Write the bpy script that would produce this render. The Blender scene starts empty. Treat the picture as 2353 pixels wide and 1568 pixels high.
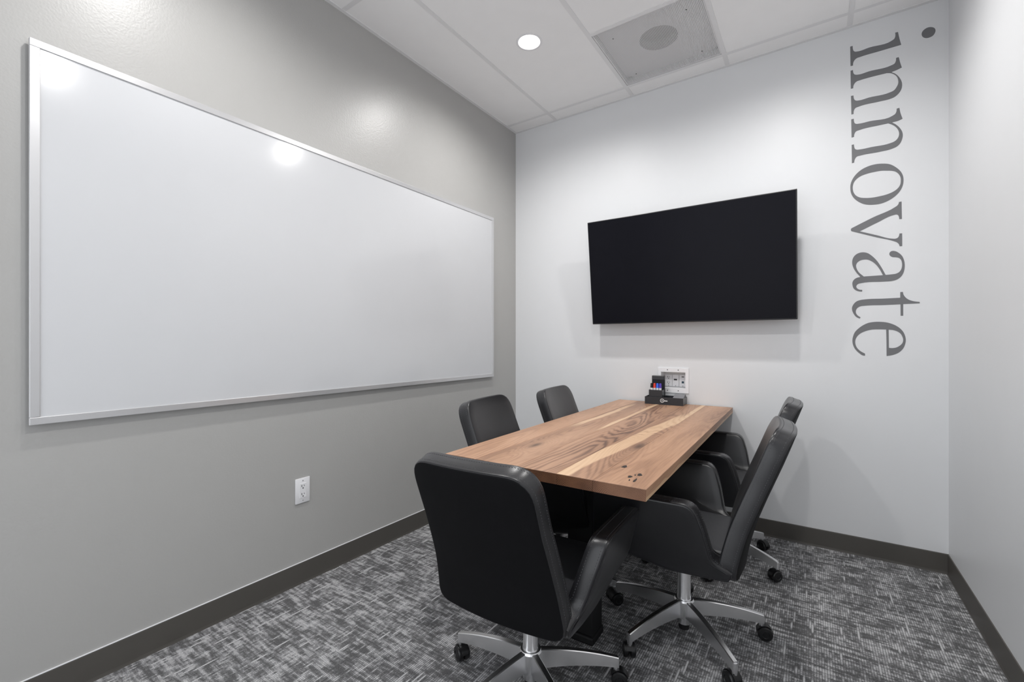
import bpy, bmesh, math, random
from mathutils import Vector, Matrix
random.seed(7)
D = bpy.data
SC = bpy.context.scene
COL = SC.collection
R = math.radians

# ------------------------------------------------------------------ camera, world, lights, exposure
cam = D.objects.new('camera', D.cameras.new('camera')); COL.objects.link(cam)
cam.location = (0, 0, 1.164)
cam.rotation_euler = (R(90), 0, R(34.16))
cam.data.sensor_width = 36.0
cam.data.lens = 1022 / 2353 * 36
cam.data.shift_y = 4.0 / 2353
cam.data.clip_start = 0.02
SC.camera = cam

SC.view_settings.view_transform = 'Standard'
SC.view_settings.look = 'None'
SC.view_settings.exposure = -0.17
SC.view_settings.gamma = 1.0
SC.view_settings.use_curve_mapping = False

world = D.worlds.new('world'); SC.world = world
world.use_nodes = True
world.node_tree.nodes['Background'].inputs[0].default_value = (0.93, 0.96, 1.0, 1)
world.node_tree.nodes['Background'].inputs[1].default_value = 2.0

LX0, LX1 = -1.362, -0.142          # columns of downlights
LY0, LY1 = 0.672, 2.184            # rows of downlights
CEIL = 2.902
LIGHTS = []
for lx in (LX0, LX1):
    for ly in (LY0, LY1):
        ld = D.lights.new('downlight', 'SPOT')
        ld.energy = 48; ld.spot_size = R(165); ld.spot_blend = .8
        ld.shadow_soft_size = 0.045
        ld.color = (1.0, 0.985, 0.965)
        lo = D.objects.new('downlight', ld); COL.objects.link(lo)
        lo.location = (lx, ly, 2.885)
        LIGHTS.append(lo)

# ------------------------------------------------------------------ helpers
def link(name, mesh, mat=None, parent=None):
    o = D.objects.new(name, mesh); COL.objects.link(o)
    if mat is not None:
        mesh.materials.append(mat)
    if parent is not None:
        o.parent = parent
    return o

def build(name, bm, mat=None, parent=None, smooth=False, kind=None):
    bmesh.ops.recalc_face_normals(bm, faces=bm.faces[:])
    me = D.meshes.new(name)
    bm.to_mesh(me); bm.free()
    if smooth:
        for p in me.polygons: p.use_smooth = True
        try:
            me.set_sharp_from_angle(angle=R(smooth if smooth is not True else 40))
        except Exception:
            pass
    o = link(name, me, mat, parent)
    if kind: o['kind'] = kind
    return o

def tag(o, label, cat, group=None):
    o['label'] = label; o['category'] = cat
    if group: o['group'] = group
    return o

def empty(name, loc=(0, 0, 0), rz=0.0, label=None, cat=None, group=None):
    o = D.objects.new(name, None); COL.objects.link(o)
    o.location = loc; o.rotation_euler = (0, 0, rz); o.empty_display_size = .1
    if label: tag(o, label, cat, group)
    return o

def structure(o):
    o['kind'] = 'structure'; return o

def box(bm, x0, x1, y0, y1, z0, z1, M=None, bev=0, seg=2):
    vs = [bm.verts.new((x, y, z)) for x in (x0, x1) for y in (y0, y1) for z in (z0, z1)]
    idx = [(0, 1, 3, 2), (4, 6, 7, 5), (0, 4, 5, 1), (2, 3, 7, 6), (0, 2, 6, 4), (1, 5, 7, 3)]
    fs = [bm.faces.new([vs[i] for i in f]) for f in idx]
    if bev > 0:
        es = list({e for f in fs for e in f.edges})
        r = bmesh.ops.bevel(bm, geom=es, offset=bev, segments=seg, profile=0.5, affect='EDGES')
        vs = list({v for f in r['faces'] for v in f.verts} | {v for v in vs if v.is_valid})
    if M is not None:
        bmesh.ops.transform(bm, matrix=M, verts=[v for v in vs if v.is_valid])
    return vs

def lathe(bm, prof, n=24, M=None, cap=True):
    """prof: list of (r, z); revolved about z."""
    rings = []
    for r, z in prof:
        rings.append([bm.verts.new((r * math.cos(2 * math.pi * k / n), r * math.sin(2 * math.pi * k / n), z)) for k in range(n)])
    for a, b in zip(rings, rings[1:]):
        for k in range(n):
            bm.faces.new((a[k], a[(k + 1) % n], b[(k + 1) % n], b[k]))
    if cap:
        for rg in (rings[0], rings[-1]):
            try: bm.faces.new(rg)
            except ValueError: pass
    vs = [v for rg in rings for v in rg]
    if M is not None: bmesh.ops.transform(bm, matrix=M, verts=vs)
    return vs

def tube(bm, pts, r, n=6, closed=False):
    pts = [Vector(p) for p in pts]
    m = len(pts); rings = []
    up = None
    for i in range(m):
        a = pts[(i - 1) % m] if (closed or i > 0) else pts[i]
        b = pts[(i + 1) % m] if (closed or i < m - 1) else pts[i]
        t = (b - a).normalized()
        if up is None:
            up = t.orthogonal().normalized()
        else:
            up = (up - t * up.dot(t)).normalized()
        sd = t.cross(up)
        rings.append([bm.verts.new(pts[i] + (up * math.cos(2 * math.pi * k / n) + sd * math.sin(2 * math.pi * k / n)) * r) for k in range(n)])
    for i in range(m if closed else m - 1):
        a, b = rings[i], rings[(i + 1) % m]
        off = 0
        if closed and i == m - 1:
            off = min(range(n), key=lambda s: sum((a[k].co - b[(k + s) % n].co).length for k in range(n)))
        for k in range(n):
            bm.faces.new((a[k], a[(k + 1) % n], b[(k + 1 + off) % n], b[(k + off) % n]))
    if not closed:
        bm.faces.new(rings[0]); bm.faces.new(rings[-1])

def round_poly(pts, seg=6):
    """pts: (x, y, radius) -> smooth list of points with rounded corners."""
    out = []
    n = len(pts)
    for i in range(n):
        p = Vector(pts[i][:2]); r = pts[i][2] if len(pts[i]) > 2 else 0
        a = Vector(pts[i - 1][:2]) - p; b = Vector(pts[(i + 1) % n][:2]) - p
        if r <= 0:
            out.append(p); continue
        ang = a.angle(b) / 2
        d = min(r / math.tan(ang), a.length * .48, b.length * .48)
        p0 = p + a.normalized() * d; p1 = p + b.normalized() * d
        for k in range(seg + 1):
            t = k / seg
            out.append(p0 * (1 - t) ** 2 + p * 2 * t * (1 - t) + p1 * t * t)
    return out

def resample(pts, step):
    out = []; n = len(pts)
    per = [(pts[(i + 1) % n] - pts[i]).length for i in range(n)]
    tot = sum(per); m = max(12, int(tot / step)); d = tot / m
    i = 0; acc = 0.0
    for k in range(m):
        target = k * d
        while acc + per[i] < target - 1e-9:
            acc += per[i]; i += 1
        t = (target - acc) / per[i] if per[i] > 1e-9 else 0
        out.append(pts[i].lerp(pts[(i + 1) % n], t))
    return out

def area2(pts):
    return sum(pts[i].x * pts[(i + 1) % len(pts)].y - pts[(i + 1) % len(pts)].x * pts[i].y for i in range(len(pts)))

def inset_loop(pts, d):
    out = []; n = len(pts)
    for i in range(n):
        t = (pts[(i + 1) % n] - pts[i - 1]).normalized()
        nr = Vector((-t.y, t.x))          # inward for counter-clockwise
        out.append(pts[i] + nr * d)
    return out

def slab(bm, outline, T, mapf, r, puff=(0, 0), seg=3, inner=(.82, .6, .35, .15), centre=None):
    """a padded panel: outline (s, t) counter-clockwise, thickness T, rounded edge r, mapped by mapf(s, t, n)."""
    if area2(outline) < 0: outline = outline[::-1]
    loops = []
    N = len(outline)
    def ring(pts, n, sgn, pf=0):
        return [bm.verts.new(mapf(p.x, p.y, sgn * n + pf)) for p in pts]
    c = centre or sum(outline, Vector((0, 0))) / N
    sides = {}
    for sgn in (1, -1):
        rs = []
        for k in range(seg + 1):
            a = math.pi / 2 * k / seg
            rs.append(ring(inset_loop(outline, r * (1 - math.cos(a))), T / 2 - r + r * math.sin(a), sgn))
        last = inset_loop(outline, r)
        pf = puff[0] if sgn > 0 else puff[1]
        for f in inner:
            pts = [c + (p - c) * f for p in last]
            rs.append(ring(pts, T / 2, sgn, sgn * pf * (1 - f * f)))
        cv = bm.verts.new(mapf(c.x, c.y, sgn * (T / 2 + pf)))
        for a, b in zip(rs, rs[1:]):
            for k in range(N):
                bm.faces.new((a[k], a[(k + 1) % N], b[(k + 1) % N], b[k]))
        for k in range(N):
            bm.faces.new((rs[-1][k], rs[-1][(k + 1) % N], cv))
        sides[sgn] = rs[0]
    a, b = sides[1], sides[-1]
    for k in range(N):
        bm.faces.new((a[k], a[(k + 1) % N], b[(k + 1) % N], b[k]))

# ------------------------------------------------------------------ materials
class NT:
    def __init__(s, name):
        s.m = D.materials.new(name); s.m.use_nodes = True
        s.t = s.m.node_tree; s.n = s.t.nodes; s.p = s.n['Principled BSDF']
    def new(s, typ, **kw):
        nd = s.n.new(typ)
        for k, v in kw.items(): setattr(nd, k, v)
        return nd
    def lk(s, a, b): s.t.links.new(a, b)
    def val(s, sock, v):
        if hasattr(v, 'type') or hasattr(v, 'is_output'): s.lk(v, sock)
        else: sock.default_value = v
    def math(s, op, a, b=0.0, c=None, clamp=False):
        nd = s.new('ShaderNodeMath', operation=op, use_clamp=clamp)
        s.val(nd.inputs[0], a); s.val(nd.inputs[1], b)
        if c is not None: s.val(nd.inputs[2], c)
        return nd.outputs[0]
    def mix(s, f, a, b):
        nd = s.new('ShaderNodeMix', data_type='RGBA')
        s.val(nd.inputs[0], f); s.val(nd.inputs[6], a); s.val(nd.inputs[7], b)
        return nd.outputs[2]
    def coord(s, kind='Object'):
        return s.new('ShaderNodeTexCoord').outputs[kind]
    def mapping(s, vec, scale=(1, 1, 1), loc=(0, 0, 0), rot=(0, 0, 0)):
        nd = s.new('ShaderNodeMapping'); s.lk(vec, nd.inputs[0])
        nd.inputs['Location'].default_value = loc; nd.inputs['Rotation'].default_value = rot
        nd.inputs['Scale'].default_value = scale
        return nd.outputs[0]
    def noise(s, vec, scale=1, detail=2, rough=.5, dist=0):
        nd = s.new('ShaderNodeTexNoise'); s.lk(vec, nd.inputs['Vector'])
        nd.inputs['Scale'].default_value = scale; nd.inputs['Detail'].default_value = detail
        nd.inputs['Roughness'].default_value = rough; nd.inputs['Distortion'].default_value = dist
        return nd.outputs['Fac']
    def ramp(s, f, stops):
        nd = s.new('ShaderNodeValToRGB'); s.lk(f, nd.inputs[0])
        cr = nd.color_ramp
        while len(cr.elements) < len(stops): cr.elements.new(.5)
        for e, (p, c) in zip(cr.elements, stops):
            e.position = p; e.color = c if len(c) == 4 else (*c, 1)
        return nd.outputs[0]
    def smooth(s, v, a, b, lo=0.0, hi=1.0):
        nd = s.new('ShaderNodeMapRange', interpolation_type='SMOOTHSTEP'); s.val(nd.inputs[0], v)
        nd.inputs[1].default_value = a; nd.inputs[2].default_value = b
        nd.inputs[3].default_value = lo; nd.inputs[4].default_value = hi
        return nd.outputs[0]
    def bump(s, h, strength=.2, dist=.001):
        nd = s.new('ShaderNodeBump'); nd.inputs['Strength'].default_value = strength
        nd.inputs['Distance'].default_value = dist; s.lk(h, nd.inputs['Height'])
        s.lk(nd.outputs[0], s.p.inputs['Normal'])

def c4(c): return (c[0], c[1], c[2], 1) if not isinstance(c, (int, float)) else (c, c, c, 1)

def plain(name, col, rough=.5, metal=0, spec=.5, coat=0, bump=None, vary=.04):
    """procedural base: slight tone variation and fine relief."""
    t = NT(name); p = t.p
    co = t.coord()
    nz = t.noise(co, scale=9, detail=3)
    c = c4(col)
    a = tuple(min(1, x * (1 - vary)) for x in c[:3]) + (1,); b = tuple(min(1, x * (1 + vary)) for x in c[:3]) + (1,)
    t.lk(t.mix(nz, a, b), p.inputs['Base Color'])
    p.inputs['Roughness'].default_value = rough; p.inputs['Metallic'].default_value = metal
    p.inputs['Specular IOR Level'].default_value = spec
    p.inputs['Coat Weight'].default_value = coat
    if bump:
        t.bump(t.noise(co, scale=bump[0], detail=3), bump[1], bump[2])
    return t.m

M = {}
M['wall_gray'] = plain('taupe_gray_paint', (.44, .436, .425), rough=.36, spec=.45, bump=(130, .6, .0008), vary=.02)
M['wall_white'] = plain('white_wall_paint', (.76, .77, .785), rough=.42, spec=.4, bump=(170, .2, .0004), vary=.01)
M['tile'] = plain('ceiling_tile_white', (.93, .93, .935), rough=.9, spec=.2, bump=(400, .3, .0005), vary=.02)
M['tee'] = plain('grid_white_metal', (.80, .80, .81), rough=.5, vary=.01)
M['base'] = plain('taupe_rubber_base', (.088, .082, .074), rough=.45, spec=.45, vary=.06)
M['leather'] = None
M['black_plastic'] = plain('black_plastic', (.010, .010, .011), rough=.35, vary=.1)
M['black_steel'] = plain('black_powder_steel', (.006, .006, .007), rough=.6, vary=.1, bump=(600, .1, .0003))
M['chrome'] = plain('polished_aluminium', (.93, .93, .94), rough=.27, metal=1, vary=.05, bump=(60, .05, .0004))
M['board_frame'] = plain('anodised_frame', (.66, .66, .67), rough=.30, metal=.6, vary=.02)
M['whiteboard'] = plain('whiteboard_enamel', (.64, .65, .67), rough=.14, spec=.55, vary=.01)
M['white_plastic'] = plain('white_plastic', (.85, .85, .87), rough=.35, vary=.01)
M['slot'] = plain('dark_slot', (.01, .01, .01), rough=.6)
M['screen'] = plain('screen_glass', (.0052, .0052, .0085), rough=.3, spec=.10, vary=.1)
M['letters'] = plain('gray_vinyl', (.165, .167, .175), rough=.5, vary=.03)
M['tray'] = plain('charcoal_acrylic', (.022, .024, .029), rough=.28, vary=.05)
M['card'] = plain('gray_card', (.14, .14, .15), rough=.5)
M['paper'] = plain('white_paper', (.8, .8, .8), rough=.6)
M['stitch'] = plain('gray_thread', (.075, .075, .08), rough=.7)
M['red'] = plain('red_plastic', (.75, .05, .03), rough=.35)
M['blue'] = plain('blue_plastic', (.04, .16, .85), rough=.35)
M['purple'] = plain('violet_plastic', (.10, .05, .45), rough=.35)

def leather():
    t = NT('black_leather'); p = t.p; co = t.coord()
    n1 = t.noise(co, scale=5, detail=3); n2 = t.noise(co, scale=420, detail=2)
    t.lk(t.mix(n1, (.011, .011, .013, 1), (.016, .016, .0185, 1)), p.inputs['Base Color'])
    t.lk(t.smooth(n1, .2, .8, .27, .35), p.inputs['Roughness'])
    p.inputs['Specular IOR Level'].default_value = .5
    p.inputs['Sheen Weight'].default_value = .03; p.inputs['Sheen Roughness'].default_value = .4
    p.inputs['Coat Weight'].default_value = .28; p.inputs['Coat Roughness'].default_value = .32
    t.bump(t.math('ADD', n2, t.math('MULTIPLY', t.noise(co, scale=30, detail=2), .6)), .22, .0009)
    return t.m
M['leather'] = leather()
M['leather_shaded'] = plain('black_leather_shaded', (.0045, .0045, .0055), rough=.65, spec=.15, vary=.12, bump=(420, .2, .0008))
M['seat_leather'] = plain('soft_black_leather', (.050, .052, .058), rough=.42, spec=.5, vary=.1, bump=(300, .25, .0009))

def emit(name, col, st):
    t = NT(name); p = t.p
    p.inputs['Base Color'].default_value = c4(col)
    p.inputs['Emission Color'].default_value = c4(col); p.inputs['Emission Strength'].default_value = st
    return t.m
M['lens'] = emit('lamp_lens', (1, .985, .96), 9)

def carpet():
    t = NT('gray_loop_carpet'); p = t.p; co = t.coord()
    sep = t.new('ShaderNodeSeparateXYZ'); t.lk(co, sep.inputs[0])
    # fine ribs along y, 5 mm pitch, each broken into dashes
    PITCH = 125
    rib = t.math('FRACT', t.math('MULTIPLY', sep.outputs[0], PITCH))
    ribm = t.smooth(t.math('ABSOLUTE', t.math('SUBTRACT', rib, .5)), .14, .36, 1, 0)
    cell = t.math('FLOOR', t.math('MULTIPLY', sep.outputs[0], PITCH))
    def cellnoise(kx, ky, detail):
        comb = t.new('ShaderNodeCombineXYZ'); t.lk(t.math('MULTIPLY', cell, kx), comb.inputs[0])
        t.lk(t.math('MULTIPLY', sep.outputs[1], ky), comb.inputs[1])
        return t.noise(comb.outputs[0], scale=1, detail=detail, rough=.6)
    dash = cellnoise(3.71, 26, 2)
    lng = cellnoise(5.37, 7, 1)
    band = t.noise(t.mapping(co, (9, 62, 1)), scale=1, detail=2, rough=.6)     # rows of dashes broken together
    patch = t.noise(t.mapping(co, (11, 9, 1)), scale=1, detail=3, rough=.6)
    s = t.math('ADD', t.math('MULTIPLY', dash, .40), t.math('MULTIPLY', band, .60))
    s = t.math('ADD', s, t.math('MULTIPLY', t.math('SUBTRACT', patch, .5), .38))
    m = t.smooth(s, .38, .68)
    m = t.math('MAXIMUM', m, t.smooth(lng, .60, .70))
    fib = t.noise(t.mapping(co, (330, 260, 1)), scale=1, detail=2)
    lit = t.math('MULTIPLY', m, t.math('ADD', t.math('MULTIPLY', ribm, .5), .50))
    lit = t.math('MULTIPLY', lit, t.math('ADD', .45, t.math('MULTIPLY', fib, 1.1)))
    lit = t.math('ADD', lit, t.math('MULTIPLY', t.math('SUBTRACT', fib, .40), .75), clamp=True)
    t.lk(t.ramp(lit, [(0, (.095, .095, .097)), (.35, (.225, .225, .23)), (1, (.64, .64, .65))]), p.inputs['Base Color'])
    p.inputs['Roughness'].default_value = .95; p.inputs['Specular IOR Level'].default_value = .1
    t.bump(t.math('ADD', ribm, t.math('MULTIPLY', fib, 1.2)), .6, .002)
    return t.m
M['carpet'] = carpet()

def wood(name, seed, sap=(), knots=(), x0=0, x1=0, tone=1.0, rc=.17, edge_sap=False):
    """walnut: rings are the contours of a stretched noise field; sap = (x, half width, wobble, y0, y1), knots = (x, y, size)."""
    t = NT(name); p = t.p; co = t.coord()
    sep = t.new('ShaderNodeSeparateXYZ'); t.lk(co, sep.inputs[0])
    X, Y, Z = sep.outputs
    base = t.mapping(co, (6.5, .75, 9.0), loc=(seed * 3.7, seed * 1.9, seed))
    field = t.noise(base, scale=1, detail=1.6, rough=.35, dist=.25)
    for kx, ky, ks in knots:
        dx = t.math('DIVIDE', t.math('SUBTRACT', X, kx), ks)
        dy = t.math('DIVIDE', t.math('SUBTRACT', Y, ky), ks * 3.2)
        r2 = t.math('ADD', t.math('MULTIPLY', dx, dx), t.math('MULTIPLY', dy, dy))
        g = t.math('POWER', 2.718, t.math('MULTIPLY', r2, -1))
        field = t.math('ADD', field, t.math('MULTIPLY', g, .30))
    warp = t.noise(t.mapping(co, (30, 3, 30), loc=(seed, 0, 0)), scale=1, detail=3)
    f2 = t.math('ADD', field, t.math('MULTIPLY', warp, .05))
    nsep = t.new('ShaderNodeSeparateXYZ'); t.lk(t.coord('Normal'), nsep.inputs[0])
    endg = t.math('GREATER_THAN', t.math('ABSOLUTE', nsep.outputs[1]), .7)
    ex = t.math('SUBTRACT', X, (x0 + x1) / 2 + .01); ez = t.math('SUBTRACT', Z, .70)
    er = t.math('SQRT', t.math('ADD', t.math('MULTIPLY', ex, ex), t.math('MULTIPLY', t.math('MULTIPLY', ez, ez), 1.6)))
    f2 = t.math('ADD', t.math('MULTIPLY', f2, t.math('SUBTRACT', 1, endg)), t.math('MULTIPLY', t.math('ADD', t.math('MULTIPLY', er, 7.0), t.math('MULTIPLY', warp, .08)), endg))
    ring = t.math('ADD', t.math('MULTIPLY', t.math('SINE', t.math('MULTIPLY', f2, 190)), .5), .5)
    ringm = t.math('POWER', ring, 1.6)
    broad = t.noise(t.mapping(co, (9, .9, 9), loc=(seed * 5, 2, 0)), scale=1, detail=2)
    grain = t.noise(t.mapping(co, (330, 9, 330), loc=(seed, 0, 0)), scale=1, detail=3, rough=.6)
    v = t.math('ADD', t.math('MULTIPLY', t.math('MULTIPLY', ringm, t.math('ADD', rc, t.math('MULTIPLY', endg, .3))), t.smooth(t.noise(t.mapping(co, (7, 1.6, 7), loc=(seed * 7, 1, 0)), scale=1, detail=2), .40, .62, .35, 1.0)), t.math('MULTIPLY', broad, .85))
    v = t.math('ADD', v, t.math('MULTIPLY', t.math('SUBTRACT', grain, .5), .42))
    T = tone
    heart = t.ramp(v, [(.12, (.63 * T, .39 * T, .255 * T)), (.45, (.475 * T, .275 * T, .172 * T)), (.75, (.27 * T, .147 * T, .092 * T)), (1, (.10 * T, .056 * T, .040 * T))])
    col = heart
    for (sx, hw, wob, ya, yb, slope) in sap:
        w = t.math('MULTIPLY', t.math('SUBTRACT', t.noise(t.mapping(co, (3, 2.6, 1), loc=(seed * 2, sx * 9, 0)), scale=1, detail=2), .5), wob)
        d = t.math('ABSOLUTE', t.math('SUBTRACT', t.math('ADD', X, w), t.math('ADD', t.math('MULTIPLY', Y, slope), sx)))
        mk = t.smooth(d, hw * .82, hw * 1.1, 1, 0)
        mk = t.math('MULTIPLY', mk, t.math('SUBTRACT', 1, endg))
        mk = t.math('MULTIPLY', mk, t.smooth(Y, ya - .12, ya + .12))
        mk = t.math('MULTIPLY', mk, t.smooth(Y, yb - .12, yb + .12, 1, 0))
        sapc = t.ramp(v, [(.1, (.82, .60, .40)), (.6, (.68, .45, .28)), (1, (.48, .29, .17))])
        col = t.mix(mk, col, sapc)
    for kx, ky, ks in knots:
        dx = t.math('DIVIDE', t.math('SUBTRACT', X, kx), ks * .33)
        dy = t.math('DIVIDE', t.math('SUBTRACT', Y, ky), ks * 1.0)
        r2 = t.math('ADD', t.math('MULTIPLY', dx, dx), t.math('MULTIPLY', dy, dy))
        g = t.math('MULTIPLY', t.math('POWER', 2.718, t.math('MULTIPLY', r2, -1)), .85)
        col = t.mix(g, col, (.075, .045, .032, 1))
    if edge_sap:       # pale sapwood running along the lower arris of the long side
        wv = t.noise(t.mapping(co, (0, 4.5, 0), loc=(0, 3, 0)), scale=1, detail=3)
        line = t.math('ADD', .718, t.math('MULTIPLY', wv, .036))
        side = t.math('GREATER_THAN', nsep.outputs[0], .7)
        mk = t.math('MULTIPLY', side, t.smooth(t.math('SUBTRACT', line, Z), -.001, .001))
        col = t.mix(mk, col, t.ramp(v, [(.1, (.72, .50, .31)), (1, (.45, .27, .15))]))
    dk = t.new('ShaderNodeMix', data_type='RGBA', blend_type='MULTIPLY')
    t.val(dk.inputs[0], endg); t.lk(col, dk.inputs[6]); dk.inputs[7].default_value = (.46, .38, .33, 1)   # end face darkened: its shade is multiplied into the colour
    t.lk(dk.outputs[2], p.inputs['Base Color'])
    p.inputs['Roughness'].default_value = .42; p.inputs['Specular IOR Level'].default_value = .4
    t.bump(t.math('ADD', ringm, grain), .10, .0006)
    return t.m

# ------------------------------------------------------------------ the room
XL, XR, YB, YF, H = -2.052, 0.5605, 3.079, -0.9, 3.03
bm = bmesh.new(); box(bm, XL - .1, XR + .1, YF - .1, YB + .1, -.1, 0)
structure(build('floor', bm, M['carpet']))
bm = bmesh.new(); box(bm, XL - .12, XL, YF - .12, YB + .12, -.05, H + .07)
structure(build('wall_left', bm, M['wall_gray']))
bm = bmesh.new(); box(bm, XR, XR + .12, YF - .12, YB + .12, -.05, H + .07)
structure(build('wall_right', bm, M['wall_white']))
# back wall with the opening for the recessed wall box
BX0, BX1, BZ0, BZ1 = -.864, -.698, .857, .968
bm = bmesh.new()
box(bm, XL, BX0, YB, YB + .12, -.05, H + .07); box(bm, BX1, XR, YB, YB + .12, -.05, H + .07)
box(bm, BX0, BX1, YB, YB + .12, -.05, BZ0); box(bm, BX0, BX1, YB, YB + .12, BZ1, H + .07)
structure(build('wall_back', bm, M['wall_white']))
# front wall behind the photographer, with a wide opening added to let world light in as fill
bm = bmesh.new()
box(bm, XL, XL + .25, YF - .12, YF, -.05, H + .07); box(bm, XR - .25, XR, YF - .12, YF, -.05, H + .07)
box(bm, XL + .25, XR - .25, YF - .12, YF, 2.6, H + .07)
structure(build('wall_front', bm, M['wall_white']))
# baseboard strips along the foot of the walls
def baseboard(name, p0, p1, inward):
    bm = bmesh.new()
    p0 = Vector(p0); p1 = Vector(p1); n = Vector(inward)
    prof = [(0, 0), (.0075, 0), (.006, .005), (.005, .012), (.0045, .097), (.0036, .1005), (0, .101)]
    a = [bm.verts.new((p0.x + n.x * d, p0.y + n.y * d, z + .0005)) for d, z in prof]
    b = [bm.verts.new((p1.x + n.x * d, p1.y + n.y * d, z + .0005)) for d, z in prof]
    for i in range(len(prof)):
        j = (i + 1) % len(prof); bm.faces.new((a[i], a[j], b[j], b[i]))
    bm.faces.new(a); bm.faces.new(b)
    return structure(build(name, bm, M['base']))
bb = baseboard('baseboard_left', (XL, YF), (XL, YB - .0075), (1, 0))
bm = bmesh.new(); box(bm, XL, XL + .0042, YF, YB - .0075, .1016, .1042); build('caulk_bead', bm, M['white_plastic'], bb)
baseboard('baseboard_back', (XL, YB), (XR, YB), (0, -1))
baseboard('baseboard_right', (XR, YF), (XR, YB - .0075), (-1, 0))

# ceiling: slab above, lay-in tiles and tees as parts
bm = bmesh.new(); box(bm, XL - .1, XR + .1, YF - .1, YB + .1, H + .02, H + .12)
ceiling = structure(build('ceiling', bm, M['tile']))
GX = [XL, -1.667, -1.057, -.447, .163, XR]
GY = [YF, -.084, 1.428, 2.940, YB]
VENT = (-1.057, -.447, 2.330, 2.940)
def tile(x0, x1, y0, y1):
    g = .0122
    bm = bmesh.new()
    hole = None
    for lx in (LX0, LX1):
        for ly in (LY0, LY1):
            if x0 < lx < x1 and y0 < ly < y1: hole = (lx, ly)
    x0 += g; x1 -= g; y0 += g; y1 -= g
    if not hole:
        box(bm, x0, x1, y0, y1, CEIL + .0018, CEIL + .018)
    else:
        n = 32; cx, cy = hole; rr = .066
        for z in (CEIL + .0018,):
            out = []
            for k in range(n):
                a = 2 * math.pi * (k + .5) / n; dx, dy = math.cos(a), math.sin(a)
                tx = ((x1 if dx > 0 else x0) - cx) / dx; ty = ((y1 if dy > 0 else y0) - cy) / dy
                tt = min(tx, ty)
                out.append((bm.verts.new((cx + dx * rr, cy + dy * rr, z)), bm.verts.new((cx + dx * tt, cy + dy * tt, z)), tx < ty, (dx > 0, dy > 0)))
            for k in range(n):
                a, b = out[k], out[(k + 1) % n]
                if a[2] != b[2]:
                    q = a if a[2] else b
                    cvx = x1 if q[3][0] else x0
                    q2 = b if a[2] else a
                    cvy = y1 if q2[3][1] else y0
                    cv = bm.verts.new((cvx, cvy, z))
                    bm.faces.new((a[0], a[1], cv, b[1], b[0]))
                else:
                    bm.faces.new((a[0], a[1], b[1], b[0]))
        r = bmesh.ops.extrude_face_region(bm, geom=bm.faces[:])
        bmesh.ops.translate(bm, vec=(0, 0, .014), verts=[v for v in r['geom'] if isinstance(v, bmesh.types.BMVert)])
    return build('ceiling_tile', bm, M['tile'], ceiling)
for i in range(5):
    for j in range(4):
        x0, x1, y0, y1 = GX[i], GX[i + 1], GY[j], GY[j + 1]
        if i == 2 and j == 2: y1 = VENT[2]
        if i == 0: x0 += .006
        if i == 4: x1 -= .006
        if j == 3: y1 -= .006
        tile(x0, x1, y0, y1)
def tee(x0, x1, y0, y1):
    bm = bmesh.new(); box(bm, x0, x1, y0, y1, CEIL, CEIL + .003)
    if x1 - x0 < y1 - y0: box(bm, (x0 + x1) / 2 - .001, (x0 + x1) / 2 + .001, y0, y1, CEIL + .003, CEIL + .035)
    else: box(bm, x0, x1, (y0 + y1) / 2 - .001, (y0 + y1) / 2 + .001, CEIL + .003, CEIL + .035)
    build('grid_tee', bm, M['tee'], ceiling)
for x in GX[1:-1]: tee(x - .012, x + .012, YF, YB)
xs = [XL] + GX[1:-1] + [XR]
for y in GY[1:-1] + ['v']:
    for k in range(5):
        if y == 'v':
            if k == 2: tee(xs[k] + .012, xs[k + 1] - .012, VENT[2] - .012, VENT[2] + .012)
        else:
            tee(xs[k] + (.012 if k else 0), xs[k + 1] - (.012 if k < 4 else 0), y - .012, y + .012)
for (a, b, c, d) in ((XL, XL + .021, YF, YB), (XR - .021, XR, YF, YB), (XL + .021, XR - .021, YB - .021, YB), (XL + .021, XR - .021, YF, YF + .021)):
    bm = bmesh.new(); box(bm, a, b, c, d, CEIL - .001, CEIL + .002); build('wall_angle', bm, M['tee'], ceiling)

# return air grille: perforated face with the duct showing above it
def perforated():
    t = NT('perforated_white_metal'); p = t.p; co = t.coord()
    sep = t.new('ShaderNodeSeparateXYZ'); t.lk(co, sep.inputs[0])
    def cell(s, off=0.0):
        return t.math('SUBTRACT', t.math('FRACT', t.math('ADD', t.math('MULTIPLY', s, 1 / .0075), off)), .5)
    fx, fy = cell(sep.outputs[0]), cell(sep.outputs[1])
    d = t.math('SQRT', t.math('ADD', t.math('MULTIPLY', fx, fx), t.math('MULTIPLY', fy, fy)))
    hole = t.math('LESS_THAN', d, .34)
    # a plain margin round the edge
    ex = t.math('LESS_THAN', t.math('ABSOLUTE', sep.outputs[0]), .283)
    ey = t.math('LESS_THAN', t.math('ABSOLUTE', sep.outputs[1]), .283)
    hole = t.math('MULTIPLY', hole, t.math('MULTIPLY', ex, ey))
    p.inputs['Base Color'].default_value = (.72, .72, .73, 1); p.inputs['Roughness'].default_value = .5
    t.lk(t.math('SUBTRACT', 1, hole), p.inputs['Alpha'])
    return t.m
vx, vy = (VENT[0] + VENT[1]) / 2, (VENT[2] + VENT[3]) / 2
vent = empty('ceiling_vent', (vx, vy, CEIL), 0, 'square perforated white return air grille with a round duct opening, set in the ceiling', 'vent')
bm = bmesh.new()
vs = [bm.verts.new(v) for v in ((-.290, -.290, .005), (.290, -.290, .005), (.290, .290, .005), (-.290, .290, .005))]
bm.faces.new(vs)
build('perforated_panel', bm, perforated(), vent)
bm = bmesh.new()
w = .2925
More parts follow.
